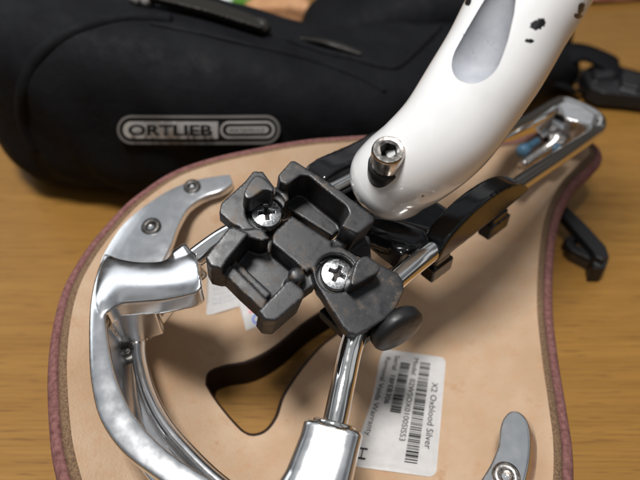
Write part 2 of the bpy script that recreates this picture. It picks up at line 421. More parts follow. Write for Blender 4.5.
# nose fitting: chrome cap, cradle plate, tension bolt
bm = bmesh.new()
loft(bm, [P(558, 104, 5.95), P(568, 99.5, 5.95), P(583, 105, 5.95), P(597, 115, 5.95), P(593, 125, 5.95), P(580, 122, 5.95), P(566, 118, 5.95)],
     [P(558, 104, 5.95)-Z*1.4, P(568, 99.5, 5.95)-Z*1.4, P(583, 105, 5.95)-Z*1.4, P(597, 115, 5.95)-Z*1.4, P(593, 125, 5.95)-Z*1.4, P(580, 122, 5.95)-Z*1.4, P(566, 118, 5.95)-Z*1.4])
me = fuse(bm, .06, 6)
nose = link('nose_fitting', me, M['alu'], saddle)
bm = bmesh.new()
loft(bm, [P(535, 128, 4.9), P(556, 112, 4.9), P(588, 124, 4.9), P(555, 152, 4.9)], [P(535, 128, 4.5), P(556, 112, 4.5), P(588, 124, 4.5), P(555, 152, 4.5)])
link('cradle_plate', fuse(bm, .06, 4), M['alu'], nose)
bm = bmesh.new(); a0, a1 = P(522, 166, 5.5), P(562, 138, 5.2); ax = (a1-a0)
lathe(bm, a0, ax, [(0, 0), (.24, 0), (.26, .05), (.26, ax.length*.72), (.55, ax.length*.73), (.58, ax.length*.8), (.58, ax.length*.95), (0, ax.length*.96)], 28)
obj('tension_bolt', bm, M['bolt'], nose)
bm = bmesh.new(); c0 = P(524, 150, 5.6)
lathe(bm, c0+A*.1, A, [(0, -.4), (.30, -.39), (.33, -.3), (.33, .1), (.22, .12), (.22, .5), (.2, .52), (.2, 1.1), (0, 1.12)], 6)
obj('tension_nut', bm, M['bluepl'], nose)
bm = bmesh.new(); lathe(bm, P(555, 150, 5.2), A, [(0, -.3), (.3, -.28), (.33, 0), (.33, .7), (0, .75)], 20)
obj('plastic_sleeve', bm, M['bluepl'], nose)

# rear frame casting
bm = bmesh.new()
arm_o = [(233, 178), (229, 168), (222, 165), (207, 165), (190, 169), (163, 182), (143, 200), (120, 225), (104, 252)]
arm_i = [(120, 275), (150, 262), (170, 243), (177, 225), (187, 208), (207, 194), (222, 189), (231, 185)]
zarm = lambda v: 6.2-.0065*(v-170)
band(bm, [(229, 168), (222, 165), (207, 165), (190, 169), (163, 182), (143, 200), (120, 225), (100, 258), (96, 285)],
     [(233, 182), (222, 189), (207, 194), (196, 200), (187, 208), (178, 224), (171, 243), (160, 265), (150, 280)], zarm, .35, .07)
topz = lambda u: zarm(165+(233-u)*.5)
# high blade that runs round the rear
bl_o = [(104, 252), (94, 278), (89, 306), (88, 345), (90, 380), (99, 418), (121, 450), (150, 473), (190, 500), (245, 530), (310, 552)]
bl_i = [(330, 518), (262, 502), (215, 480), (168, 450), (135, 416), (116, 379), (107, 340), (105, 312), (110, 298), (124, 284), (150, 270)]
zb = lambda v: 7.2-.0030*max(0, v-300)
band(bm, bl_o, bl_i[::-1], zb, .35, .04)
# web from blade down to base
wo = [(93, 300), (93, 345), (97, 385), (107, 420), (130, 450), (165, 478), (220, 515)]
for (a, b_) in zip(wo, wo[1:]):
    q = [P(a[0], a[1], zb(a[1])-.2), P(b_[0], b_[1], zb(b_[1])-.2)]
    ctrp = P(300, 400, 5)
    ins = [(ctrp-x).normalized()*.28 for x in q]
    lo = [Vector((x.x, x.y, 3.9))+(ctrp-x).normalized()*.5 for x in q]
    for i_ in ins: i_.z = 0
    loft(bm, [q[0], q[1], q[1]+ins[1], q[0]+ins[0]], [lo[0], lo[1], lo[1]+ins[1], lo[0]+ins[0]])
# boss with socket
zboss = lambda u, v: 7.2+.0138*max(0, u-95)
band(bm, [(92, 282), (98, 262), (108, 254), (135, 258), (162, 257), (178, 248), (188, 246), (196, 250)],
     [(100, 318), (106, 308), (118, 301), (138, 299), (160, 297), (180, 293), (194, 289), (201, 283)], zboss, .7, .16, n=60, m=16)
loft(bm, [P(u, v, 7.2) for u, v in ((99, 280), (110, 262), (150, 262), (150, 294), (112, 304), (101, 305))], [Vector((P(u, v, 7.2).x, P(u, v, 7.2).y, 4.9)) for u, v in ((99, 280), (110, 262), (150, 262), (150, 294), (112, 304), (101, 305))])
bt = [(122, 300), (122, 270), (160, 266), (190, 258), (200, 270), (200, 283), (176, 291), (150, 297)]
bb = [(124, 312), (132, 302), (145, 302), (154, 306), (157, 314), (157, 326), (150, 341), (140, 342)]
loft(bm, [P(u, v, 7.0) for u, v in bt], [P(u, v, 4.4) for u, v in bb])
ls0, ls1 = P(187, 264, 7.8), P(225, 237, 8.35); la = (ls1-ls0).normalized()
lxv = la.cross(Z).normalized(); lzv = lxv.cross(la)
def lsect(s, w_, tu, td, dx, dz, n=20, e_=.6):
    out = []
    for k in range(n):
        a_ = 2*math.pi*k/n; cs, sn = math.cos(a_), math.sin(a_)
        out.append(ls0+la*(s+.35)+lxv*(dx+w_*math.copysign(abs(cs)**e_, cs))+lzv*(dz+(tu if sn > 0 else td)*math.copysign(abs(sn)**e_, sn)))
    return out
LS = [lsect(.05, .56, .46, .52, .05, 0), lsect(-.06, .64, .54, .60, .05, 0), lsect(-.5, .66, .52, .66, .05, 0), lsect(-1.0, .6, .40, .6, .05, -.1)]
for a_, b_ in zip(LS, LS[1:]): loft(bm, a_, b_)
# inner ridge and base flange
rg = [(139, 340), (140, 362), (149, 396), (166, 428), (192, 458), (222, 486), (270, 520), (330, 545)]
tube(bm, [P(u, v, 4.55) for u, v in rg], [.25, .26]+[.28]*6, seg=16, n=6, flat=1.6)
fo_ = [(108, 330), (112, 380), (122, 430), (140, 468), (175, 505), (240, 545), (320, 575)]
fi_ = [(330, 550), (262, 524), (215, 490), (185, 460), (160, 430), (143, 395), (137, 345)]
band(bm, fo_, fi_[::-1], lambda v: 4.1, .3, .02)
# right socket, flaring down to the rear
s0, s1 = P(334, 426, 6.5), P(343, 385, 6.95); ra = (s1-s0).normalized(); rx = ra.cross(Z).normalized(); rz = rx.cross(ra)
def sect(s, w_, t_, dx=0, n=20, e_=.55):
    c_ = s0+ra*s+rx*dx; out = []
    for k in range(n):
        a_ = 2*math.pi*k/n; cs, sn = math.cos(a_), math.sin(a_)
        out.append(c_+rx*w_*math.copysign(abs(cs)**e_, cs)+rz*t_*math.copysign(abs(sn)**e_, sn))
    return out
S = [sect(.02, .78, .42), sect(-.08, .86, .5), sect(-.5, .86, .52, -.02), sect(-1.4, .93, .6, -.1), sect(-2.6, 1.15, .8, -.3), sect(-4.2, 1.6, .9, -.6)]
for a_, b_ in zip(S, S[1:]): loft(bm, a_, b_)
# rear band outside the photograph, joining left and right
tube(bm, [P(240, 520, 5.2), P(310, 552, 5.0), P(390, 565, 4.6), P(450, 560, 4.2), (P(495, 530, 3.9))], [.9, 1.2, 1.2, .9, .7], seg=20, n=8, flat=.5)
# right arm
at = [(500, 428), (504, 417), (511, 411), (519, 412), (527, 421), (530, 440), (528, 465), (520, 495), (505, 530), (478, 548), (468, 520), (474, 492), (490, 465), (498, 445)]
ab = [(500, 432), (504, 423), (511, 416), (523, 416), (533, 425), (538, 445), (537, 472), (530, 500), (512, 535), (482, 552), (468, 524), (473, 498), (488, 472), (498, 450)]
zr = lambda v: 3.75+.003*max(0, v-430)
loft(bm, [P(u, v, zr(470)) for u, v in sm(at)], [P(u, v, zr(470)-.5) for u, v in sm(ab)])
frame = link('rear_frame', fuse(bm, .028, 28), M['alu'], saddle)

bm = bmesh.new(); lathe(bm, s0, ra, [(.36, -.1), (.62, -.05), (.62, .07), (.57, .11), (.45, .10), (.40, .04), (.37, .04)], 40); obj('socket_ring', bm, M['chrome'], frame)
def rivet(u, v, z, r, nrm, m1='rivet'):
    c_ = P(u, v, z)+Z*.03; bm = bmesh.new()
    lathe(bm, c_, nrm, [(r*1.12, -.1), (r*1.14, .0), (r*1.06, .055), (r*.8, .075), (r*.46, .06), (r*.40, .0), (r*.30, -.10), (r*.12, -.11), (0, -.06)], 32)
    return obj('rivet', bm, M[m1], frame)
rivet(192, 187, zarm(187)+.0, .34, (-.05, -.25, 1)); rivet(151, 227, zarm(227)+.0, .37, (-.1, -.3, 1))
rivet(127, 351, 4.8, .42, (.25, -.45, 1)); rivet(506, 476, 3.92, .38, (-.1, -.1, 1), 'bolt')

# labels stuck to the leather
def bil(q, s, t, dz):
    u = (q[0][0]*(1-s)+q[1][0]*s)*(1-t)+(q[3][0]*(1-s)+q[2][0]*s)*t
    v = (q[0][1]*(1-s)+q[1][1]*s)*(1-t)+(q[3][1]*(1-s)+q[2][1]*s)*t
    return u, v
class Sticker:
    def __init__(s, corners, w_, h_):
        # corners px TL, TR, BR, BL of the sheet as printed; -> world corners on the leather
        s.c = [onleather(*c_) for c_ in corners]; s.w = w_; s.h = h_
    def pt(s, x, y, dz):           # x right, y down in print units
        a_, b_ = x/s.w, y/s.h; c_ = s.c
        p = (c_[0]*(1-a_)+c_[1]*a_)*(1-b_)+(c_[3]*(1-a_)+c_[2]*a_)*b_
        return Vector((p.x, p.y, float(LZ(p.x, p.y)[0])+dz))
    def sheet(s, name, parent, rad, label=None):
        bm = bmesh.new(); nx, ny = 24, 16
        pts = []
        for cx_, cy_, a0_ in ((s.w-rad, rad, -90), (s.w-rad, s.h-rad, 0), (rad, s.h-rad, 90), (rad, rad, 180)):
            for k in range(7):
                a_ = R(a0_+90*k/6); pts.append((cx_+rad*math.cos(a_), cy_+rad*math.sin(a_)))
        vs = [(x*s.w/nx, y*s.h/ny) for x in range(1, nx) for y in range(1, ny)]
        allp = [Vector(p) for p in pts]+[Vector(p) for p in vs if rad*.3 < p[0] < s.w-rad*.3]
        v2, _, f2, *_ = delaunay_2d_cdt(allp, [(i, (i+1) % len(pts)) for i in range(len(pts))], [], 1, 1e-6)
        vv = [bm.verts.new(s.pt(p[0], p[1], .03)) for p in v2]
        for f in f2: bm.faces.new([vv[i] for i in f])
        bmesh.ops.solidify(bm, geom=bm.faces[:], thickness=.012)
        bmesh.ops.recalc_face_normals(bm, faces=bm.faces)
        o = obj(name, bm, M['paper'], parent, False)
        if label: o['label'] = label
        return o
    def rects(s, name, parent, rs, m, dz=.05):
        bm = bmesh.new()
        for x0, y0, x1, y1 in rs:
            bm.faces.new([bm.verts.new(s.pt(*q, dz)) for q in ((x0, y0), (x0, y1), (x1, y1), (x1, y0))])
        return obj(name, bm, m, parent)
    def text(s, name, parent, txt, x, y, size, m, dz=.05, width=None, bold=0):
        me = textmesh(txt, size, bold)
        xs_ = [v.co.x for v in me.vertices]; sx = width/(max(xs_)-min(xs_)) if width else 1; x0 = min(xs_)
        for v in me.vertices: v.co = s.pt(x+(v.co.x-x0)*sx, y-v.co.y, dz)
        return link(name, me, m, parent)
def textmesh(txt, size, bold=0, align='LEFT'):
    cu = bpy.data.curves.new('t', 'FONT'); cu.body = txt; cu.size = size; cu.offset = bold; cu.resolution_u = 3
    cu.fill_mode = 'FRONT'; cu.align_x = align
    o = bpy.data.objects.new('t', cu); C.objects.link(o); bpy.context.view_layer.update()
    me = bpy.data.meshes.new_from_object(o.evaluated_get(bpy.context.evaluated_depsgraph_get()))
    bpy.data.objects.remove(o); return me
# print reads downwards in the photograph: its left edge is at the top
st = Sticker([(446, 358), (436, 478), (350, 466), (383, 349)], 100, 66)
lab = st.sheet('barcode_label', saddle, 6, 'white printed label with two barcodes')
T = lambda t, x, y, sz, w_=None, bold=0, name='print': st.text(name, lab, t, x, y, sz, M['ink'], .05, w_, bold)
T('X2 Oxblood Silver', 25, 11, 8, 55)
def bars(x0, x1, y0, y1, seed):
    r_ = random.Random(seed); out = []; x = x0
    while x < x1:
        w_ = r_.choice((.45, .45, .9, 1.4)); out.append((x, y0, min(x+w_, x1), y1)); x += w_+r_.choice((.45, .6, .9, 1.1))
    return out
st.rects('barcode', lab, bars(8, 92, 15, 25, 5), M['ink'])
T('Model  02WSOX0100SISS3', 5, 32, 7, 72)
st.rects('barcode', lab, bars(11, 56, 35, 44.5, 9), M['ink'])
T('Serial  18FEB306', 5, 51.5, 7, 45)
T('Removal Voids Warranty', 8, 60.5, 7, 69)
T('H', 86, 63, 11, 8.5)

s2 = Sticker([(207, 262), (236, 255), (243, 305), (206, 316)], 30, 46)
l2 = s2.sheet('care_label', saddle, 3, 'small white label with faint grey print')
rs = []
rr = random.Random(2)
for k in range(7):
    x = 5
    while x < 26:
        w_ = rr.uniform(1.5, 4); rs.append((x, 9+k*4.4, min(x+w_, 27), 10.4+k*4.4)); x += w_+.8
s2.rects('faint_print', l2, rs, M['inkgrey'])
s3 = Sticker([(236, 294), (262, 284), (272, 322), (246, 331)], 26, 36)
l3 = s3.sheet('flag_sticker', saddle, 1, 'small white sticker with a red and blue mark')
s3.rects('blue_mark', l3, [(8, 6, 17, 13)], M['blue']); s3.rects('red_mark', l3, [(7, 15, 19, 17), (7, 19, 19, 21)], M['pink'])
s3.text('letter_mark', l3, 'C', 8, 33, 13, M['blue'], .05, 8, .4)

# ================================================================ BAG MOUNT on the rails
mount = thing('bag_mount', 'black plastic bag mount bracket with two cross-head screws clamped on the saddle rails', 'mount', P(300, 260, 7))
MN = Vector((.15, -.38, .91)).normalized(); MO = P(337, 274, 8.75)
def MP(u, v, z):                   # on the bracket's own tilted plane; z counts from 8.65 = its wings
    d = Vector(ray(u, v)); o = Vector((0, 0, CAMH)); t = ((MO-o).dot(MN)+z-8.65)/d.dot(MN); return o+d*t
def mplate(bm, px, zt, zb, grow=1):
    top = [MP(u, v, zt) for u, v in px]; c = sum(top, Vector())/len(top)
    loft(bm, top, [c+(p-c)*grow-MN*(zt-zb) for p in top])
bm = bmesh.new()
UP = [(278, 175), (291, 160.5), (296, 161), (332, 184), (374, 216), (375, 221), (358, 234), (341, 226), (349, 213), (346, 206), (327, 191), (309, 176), (301, 175), (287, 185), (280, 182)]
mplate(bm, UP, 9.5, 7.9)
mplate(bm, [(278, 186), (288, 184), (300, 176), (330, 193), (347, 208), (343, 226), (332, 236), (284, 206)], 8.15, 7.5)       # upper pocket floor
mplate(bm, [(279, 181), (288, 183), (289, 200), (278, 205), (274, 195)], 9.0, 7.6)                                        # left shoulder
mplate(bm, [(273, 234), (292, 215), (333, 242), (322, 258), (307, 272), (272, 243)], 8.65, 7.4)                            # central platform
mplate(bm, [(236, 258), (262, 226), (312, 268), (304, 292), (272, 315), (232, 280)], 7.7, 7.35)                            # lower pocket floor
mplate(bm, [(205, 257), (229, 227), (236, 227), (249, 233), (226, 262), (222, 269), (210, 266)], 9.1, 7.3)                 # left block
mplate(bm, [(229, 226), (246, 229), (262, 228), (270, 238), (262, 241), (245, 236)], 8.8, 7.3)                             # link to the left screw eye
mplate(bm, [(218, 268), (226, 262), (236, 268), (268, 300), (262, 310), (240, 290)], 8.5, 7.3)                             # ledge, outer step
mplate(bm, [(228, 262), (236, 260), (272, 293), (266, 299)], 8.2, 7.3)
mplate(bm, [(258, 311), (287, 281), (292, 280), (304, 290), (304, 297), (276, 321), (265, 320)], 9.1, 7.25)                # right block
lathe(bm, MP(297, 274, 8.9), MN, [(0, -1.6), (.26, -1.6), (.26, -.1), (.18, 0), (0, .02)], 20)
mplate(bm, [(292, 276), (306, 268), (318, 282), (304, 292)], 8.35, 7.3)
WR = [(316, 284), (330, 307), (343, 327), (349, 333), (356, 335), (368, 330), (384, 320), (396, 308), (404, 292), (404, 281), (398, 273), (378, 263), (356, 255), (341, 246), (328, 246), (316, 253), (311, 265)]
mplate(bm, WR, 8.65, 8.1); mplate(bm, [(320, 290), (345, 331), (356, 336), (398, 305), (403, 284), (376, 266)], 8.15, 7.75, .95)
WL = [(219, 213), (221, 203), (245, 181), (253, 171), (263, 171), (274, 186), (281, 202), (281, 213), (268, 226), (247, 231), (232, 224)]
mplate(bm, WL, 8.65, 8.05); mplate(bm, [(226, 212), (256, 178), (278, 206), (266, 224), (248, 228)], 8.1, 7.7, .95)
mplate(bm, [(300, 246), (318, 252), (330, 240), (345, 236), (345, 247), (318, 262), (306, 268)], 8.5, 7.4)
mplate(bm, [(345, 236), (355, 232), (370, 236), (372, 262), (345, 250)], 7.95, 7.2)
cut1 = bmesh.new(); lathe(cut1, MP(336.5, 272.5, 8.65), MN, [(0, -.42), (.64, -.42), (.64, 1.5), (0, 1.5)], 48)
cut2 = bmesh.new(); lathe(cut2, MP(265.5, 211.5, 8.65), MN, [(0, -.42), (.62, -.42), (.62, 1.5), (0, 1.5)], 48)
body = link('bracket', fuse(bm, .034, 5, [cut1, cut2]), M['plastic'], mount)
for px in ([(351, 279), (356, 262), (361, 257), (368, 256), (380, 265), (379, 272), (370, 277), (358, 284), (352, 285)],
           [(244, 192), (253, 177), (262, 176), (273, 186), (273, 192), (264, 190), (252, 198), (246, 198)]):
    bm = bmesh.new(); mplate(bm, sm(px, 3), 9.4, 8.45, 1.06); link('finger', fuse(bm, .03, 12), M['plastic'], mount)
# lower jaws below the rails
bm = bmesh.new()
for cc in (P(358, 305, 7.3), P(262, 220, 8.6)):
    box(bm, cc-Z*.6, B*.9, A*.9, Z*.22)
for cc in (MP(337, 274, 7.9), MP(266, 212, 7.9)): lathe(bm, cc, MN, [(0, -1.6), (.55, -1.5), (.6, -.2), (.6, .1), (0, .1)], 24)
for a_, b_ in ((MP(352, 300, 7.9), P(358, 305, 6.9)), (MP(262, 214, 7.9), P(262, 220, 8.2))): tube(bm, [a_, b_], [.55, .7], smooth=False)
link('lower_jaw', fuse(bm, .05, 5), M['plastic_clean'], mount)

def phillips(name, c_, r, rot, parent):
    e1 = MN.orthogonal().normalized(); e2 = MN.cross(e1); W = lambda v: c_+e1*v[0]+e2*v[1]+MN*v[2]; deep = set()
    bm = bmesh.new(); n, m_ = 120, 44; rings = []
    for i in range(m_+1):
        rr_ = r*i/m_; ring = []
        for k in range(n if i else 1):
            a_ = 2*math.pi*k/n; x, y = rr_*math.cos(a_), rr_*math.sin(a_)
            z = .10*(1-(rr_/r)**2) if rr_ < r*.93 else .10*(1-.93**2)-.05*((rr_/r-.93)/.07)**2
            xa, ya = x*math.cos(rot)+y*math.sin(rot), -x*math.sin(rot)+y*math.cos(rot)
            d_ = min(max(abs(xa)-.055*r/.5, abs(ya)-.26*r/.5), max(abs(ya)-.055*r/.5, abs(xa)-.26*r/.5), math.hypot(xa, ya)-.115*r/.5)
            k_ = min(1, max(0, .5-d_/.03)); z -= .22*k_
            ring.append(bm.verts.new(W((x, y, z))))
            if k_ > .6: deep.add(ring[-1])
        rings.append(ring)
    rings.append([bm.verts.new(W((r*math.cos(2*math.pi*k/n), r*math.sin(2*math.pi*k/n), -.3))) for k in range(n)])
    for a_, b_ in zip(rings, rings[1:]):
        for k in range(n):
            k2 = (k+1) % n
            if len(a_) == 1: bm.faces.new((a_[0], b_[k], b_[k2]))
            else: bm.faces.new((a_[k], b_[k], b_[k2], a_[k2]))
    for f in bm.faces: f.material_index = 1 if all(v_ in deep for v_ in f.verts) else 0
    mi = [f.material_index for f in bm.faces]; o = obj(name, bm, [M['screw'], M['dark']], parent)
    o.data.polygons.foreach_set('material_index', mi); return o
phillips('screw', MP(337, 274, 8.40), .52, R(20), mount)
phillips('screw', MP(266.5, 213, 8.40), .50, R(55), mount)
bm = bmesh.new(); kc = P(397, 329, 7.2); ka = (B*.9-A*.2-Z*.1).normalized()
lathe(bm, kc, ka, [(0, -1.2), (.35, -1.2), (.36, -.35), (.6, -.34), (.82, -.28), (.90, -.15), (.90, .10), (.84, .2), (.6, .26), (0, .28)], 48)
obj('knob', bm, M['plastic_clean'], mount)

# ================================================================ SEATPOST
post = thing('seatpost', 'chipped white bicycle seatpost rising from black clamp on the saddle rails', 'seatpost', P(395, 215, 7.5))
path = [Pd(*q) for q in ((392, 178, 17.25), (400, 171, 16.95), (420, 157, 16.35), (447, 131, 15.75), (475, 90, 15.25), (496, 57, 14.95), (515, 22, 14.65), (533, -8, 14.4), (560, -60, 14.0), (592, -130, 13.5))]; path.append(path[-1]+(path[-1]-path[-2]).normalized()*9)
rad = [1.42, 1.43, 1.46, 1.49, 1.50, 1.50, 1.50, 1.50, 1.50, 1.50, 1.50]
cp = catmull([list(p)+[r] for p, r in zip(path, rad)], 60)
ps = [Vector(q[:3]) for q in cp]; rs_ = [q[3] for q in cp]
t0 = (ps[1]-ps[0]).normalized(); pre = []
for k in range(0, 40):             # rounded end
    a_ = (k+.4)/40*math.pi/2; pre.append((ps[0]-t0*1.25*math.cos(a_), rs_[0]*math.sin(a_)))
allc = pre+list(zip(ps, rs_)); SEG = 320
chips = [((537, 25), 7.5, 5, -.3), ((541, 21), 4, 3.5, 0), ((530, 41), 4.5, 2.2, .1), ((581, 8), 3, 7, .3), ((578, 16), 4.5, 2.5, 0), ((468, 2), 3, 4, .4), ((464, 36), 1.1, 2.5, -.4), ((423, 196), 1.8, 1.0, -.6)]
bax = Vector((-.03, -.36, .93)).normalized()
from mathutils.bvhtree import BVHTree
pb = bmesh.new(); tube(pb, ps, rs_, smooth=False, seg=64, up=Vector((0, 1, 0)))
tb = BVHTree.FromBMesh(pb); hb = tb.ray_cast(Vector((0, 0, CAMH)), Vector(ray(387, 160)).normalized())[0]; scoop = [tb.ray_cast(Vector((0, 0, CAMH)), Vector(ray(*q)).normalized()) for q in ((476, 55), (486, 33), (496, 9), (503, -9))]; pb.free()
bolt = hb
bm = bmesh.new(); chl = []; rings = []
prev = None
for i, (p, r_) in enumerate(allc):
    j0 = max(i-1, 0); j1 = min(i+1, len(allc)-1)
    t = (allc[j1][0]-allc[j0][0]).normalized()
    if i < 41: t = t0
    s = (t.cross(Vector((0, 1, 0)))); s.normalize(); q = s.cross(t).normalized(); ring = []
    for k in range(SEG):
        a_ = 2*math.pi*k/SEG; n_v = s*math.cos(a_)+q*math.sin(a_); pt = p+n_v*r_; val = 0
        if n_v.dot(Vector((0, 0, CAMH))-pt) > 0 or i < 41:
            u, v = proj(pt)
            for (cu_, cv_), aw, ah, ro in chips:
                dx, dy = u-cu_, v-cv_; x = dx*math.cos(ro)+dy*math.sin(ro); y = -dx*math.sin(ro)+dy*math.cos(ro)
                val = max(val, 1.0-.5*math.hypot(x/aw, y/ah))
        ring.append(bm.verts.new(pt)); chl.append(val)
    rings.append(ring)
for a_, b_ in zip(rings, rings[1:]):
    for k in range(SEG): bm.faces.new((a_[k], a_[(k+1) % SEG], b_[(k+1) % SEG], b_[k]))
bm.faces.new(rings[0][::-1]); bm.faces.new(rings[-1])
me = tomesh(bm); at_ = me.attributes.new('chip', 'FLOAT', 'POINT'); at_.data.foreach_set('value', chl)
me.materials.append(M['white']); po = bpy.data.objects.new('t', me); C.objects.link(po)
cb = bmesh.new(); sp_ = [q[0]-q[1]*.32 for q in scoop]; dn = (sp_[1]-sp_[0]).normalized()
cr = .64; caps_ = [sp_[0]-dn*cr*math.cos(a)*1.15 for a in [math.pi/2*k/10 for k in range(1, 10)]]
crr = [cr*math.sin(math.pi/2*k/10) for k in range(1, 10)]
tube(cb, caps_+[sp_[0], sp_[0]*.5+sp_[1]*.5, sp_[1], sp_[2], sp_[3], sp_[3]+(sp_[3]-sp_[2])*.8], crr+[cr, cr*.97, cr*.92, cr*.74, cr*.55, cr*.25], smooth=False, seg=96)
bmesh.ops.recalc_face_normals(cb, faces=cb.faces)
cm_ = tomesh(cb); cm_.materials.append(M['scoop_grey']); co_ = bpy.data.objects.new('c', cm_); C.objects.link(co_)
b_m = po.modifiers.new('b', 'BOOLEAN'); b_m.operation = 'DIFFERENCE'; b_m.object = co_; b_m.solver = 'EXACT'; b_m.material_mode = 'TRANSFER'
bpy.context.view_layer.update()
me2 = bpy.data.meshes.new_from_object(po.evaluated_get(bpy.context.evaluated_depsgraph_get()))
bpy.data.objects.remove(po); bpy.data.objects.remove(co_)
tubeo = link('post_tube', me2, None, post)
me2.set_sharp_from_angle(angle=R(28))
# black bushing round the bolt
bm = bmesh.new(); lathe(bm, hb-bax*.16, bax, [(0, -.9), (.53, -.9), (.54, -.04), (.51, 0), (0, 0)], 40)
obj('bolt_bushing', bm, M['plastic_clean'], post)
# socket-head bolt
bm = bmesh.new(); r_ = .48; H_ = .56; n = 48; be1 = bax.orthogonal().normalized(); be2 = bax.cross(be1); BW = lambda x, y, z: bolt+be1*x+be2*y+bax*z
def circ(rad_, z): return [bm.verts.new(BW(rad_*math.cos(2*math.pi*k/n), rad_*math.sin(2*math.pi*k/n), z)) for k in range(n)]
def hexr(ap, z):
    out = []
    for k in range(n):
        a_ = 2*math.pi*k/n; m_ = (a_+R(10)) % (math.pi/3)-math.pi/6; rr_ = ap/math.cos(m_)
        out.append(bm.verts.new(BW(rr_*math.cos(a_), rr_*math.sin(a_), z)))
    return out
rg_ = [circ(r_*.96, -.9), circ(r_, -.85), circ(r_, H_-.09), circ(r_*.975, H_-.04), circ(r_*.90, H_), circ(r_*.66, H_), circ(r_*.63, H_-.01), hexr(.225, H_-.05), hexr(.22, H_-.5)]
for a_, b_ in zip(rg_, rg_[1:]):
    for k in range(n): bm.faces.new((a_[k], a_[(k+1) % n], b_[(k+1) % n], b_[k]))
bm.faces.new(rg_[-1])
bmesh.ops.recalc_face_normals(bm, faces=bm.faces)
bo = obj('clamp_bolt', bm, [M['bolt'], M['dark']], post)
bo.data.set_sharp_from_angle(angle=R(35))
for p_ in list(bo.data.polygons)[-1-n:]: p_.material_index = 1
# rail cradles: lobed side plates standing along each rail
def lobe(bm, a_, b_, prof, half, lean=0):
    d_ = (b_-a_); Ln = d_.length; d_.normalize(); sd = d_.cross(Z).normalized()
    prof = sm(prof, 5); lo = [a_+d_*Ln*s+Z*h for s, h in prof]
    lean_v = sd*lean
    loft(bm, [p+sd*half+lean_v*max(0, (p-a_).z) for p in lo], [p-sd*half+lean_v*max(0, (p-a_).z) for p in lo])
bm = bmesh.new()
pr = [(0, -.12), (-.02, .35), (.06, .95), (.20, 1.35), (.38, 1.55), (.58, 1.52), (.75, 1.28), (.90, .85), (1.02, .35), (1.0, .05), (.5, -.1)]
ca, cb = P(430, 254, 7.8), P(516, 190, 7.3)
lobe(bm, ca, cb, [(s_, h_*.92) for s_, h_ in pr], .42, .0)
clR = link('rail_cradle', fuse(bm, .045, 35), M['gloss'], post)
bm = bmesh.new()
lobe(bm, P(316, 187, 8.9), P(402, 142, 8.5), [(0, -.3), (-.02, .5), (.12, .75), (.45, .7), (.8, .75), (1, .6), (1, -.4)], .5, -.1)
clL = link('rail_cradle', fuse(bm, .05, 35), M['gloss'], post)
bm = bmesh.new()
tube(bm, [P(352, 226, 7.9), P(385, 234, 8.0), P(415, 243, 7.9), P(436, 246, 7.7)], [.55, .62, .62, .5], seg=24, n=6)
box(bm, Vector((2.6, 14.6, 7.7)), B*1.9, A*1.5, Z*.45)
link('clamp_yoke', fuse(bm, .06, 8), M['gloss'], post)
for (u, v, z, s) in ((437, 266, 6.7, 1), (494, 224, 6.4, 1.15)):
    bm = bmesh.new(); c_ = P(u, v, z); box(bm, c_, A*.55*s, B*.28, Z*.33); box(bm, c_+Z*.35-B*.1, A*.4*s, B*.3, Z*.3)
    link('clamp_tab', fuse(bm, .04, 6), M['gloss'], post)

# ================================================================ SADDLEBAG
bag = thing('saddlebag', 'large black waterproof saddlebag with grey oval logo lying behind the saddle', 'bag', (-3, 31, 0))
SEC = [  # x, front y, depth, height
    (-19.9, 30.0, 2.0, 2.5), (-19.6, 28.0, 6, 6.0), (-18.6, 25.8, 9, 9.0), (-16.5, 23.9, 11, 11.0), (-13.5, 23.0, 12, 11.4), (-9, 22.7, 11, 10.6), (-4, 23.0, 9.6, 9.2), (1, 24.0, 9.5, 7.7),
    (6, 25.8, 10, 6.9), (10, 28.4, 9.0, 6.0), (14, 32.3, 7.5, 4.6), (17, 35.3, 5.5, 3.4), (19.5, 37.6, 3.5, 2.2), (20.3, 38.6, 1.2, 1.0)]
cs = catmull(SEC, 10); bm = bmesh.new(); rings = []; SG = 96
def bagpt(row, a_):
    x, fy, dp, hh = row
    e_ = .62; c_, s_ = math.cos(a_), math.sin(a_)
    y = fy+dp/2+dp/2*math.copysign(abs(c_)**e_, c_); z = .05+hh/2+hh/2*math.copysign(abs(s_)**e_, s_)
    k = .10*math.sin(x*.9+z*.6)+.07*math.sin(x*2.1-y*.8+z)+.13*(1-abs(math.sin(x*.45+z*.35+.5)))**4*min(1, max(0, (x+2)/3))+.10*(1-abs(math.sin(x*.8-z*.5+2)))**5*min(1, max(0, (x+3)/3))
    return Vector((x, y+k*(1 if c_ < 0 else 0), max(z+k*.6*(s_ > 0), .05)))
for row in cs: rings.append([bm.verts.new(bagpt(row, 2*math.pi*k/SG)) for k in range(SG)])
for a_, b_ in zip(rings, rings[1:]):
    for k in range(SG): bm.faces.new((a_[k], a_[(k+1) % SG], b_[(k+1) % SG], b_[k]))
bm.faces.new(rings[0][::-1]); bm.faces.new(rings[-1]); bmesh.ops.recalc_face_normals(bm, faces=bm.faces)
bm.verts.ensure_lookup_table(); bm.faces.ensure_lookup_table()
from mathutils.bvhtree import BVHTree
bvh = BVHTree.FromBMesh(bm)
obj('bag_body', bm, M['bag'], bag)
def bagsurf(u, v):                 # front surface point of the bag
    h = bvh.ray_cast(Vector((0, 0, CAMH)), Vector(ray(u, v)).normalized())
    return h[0] if h[0] else Py(u, v, 26)
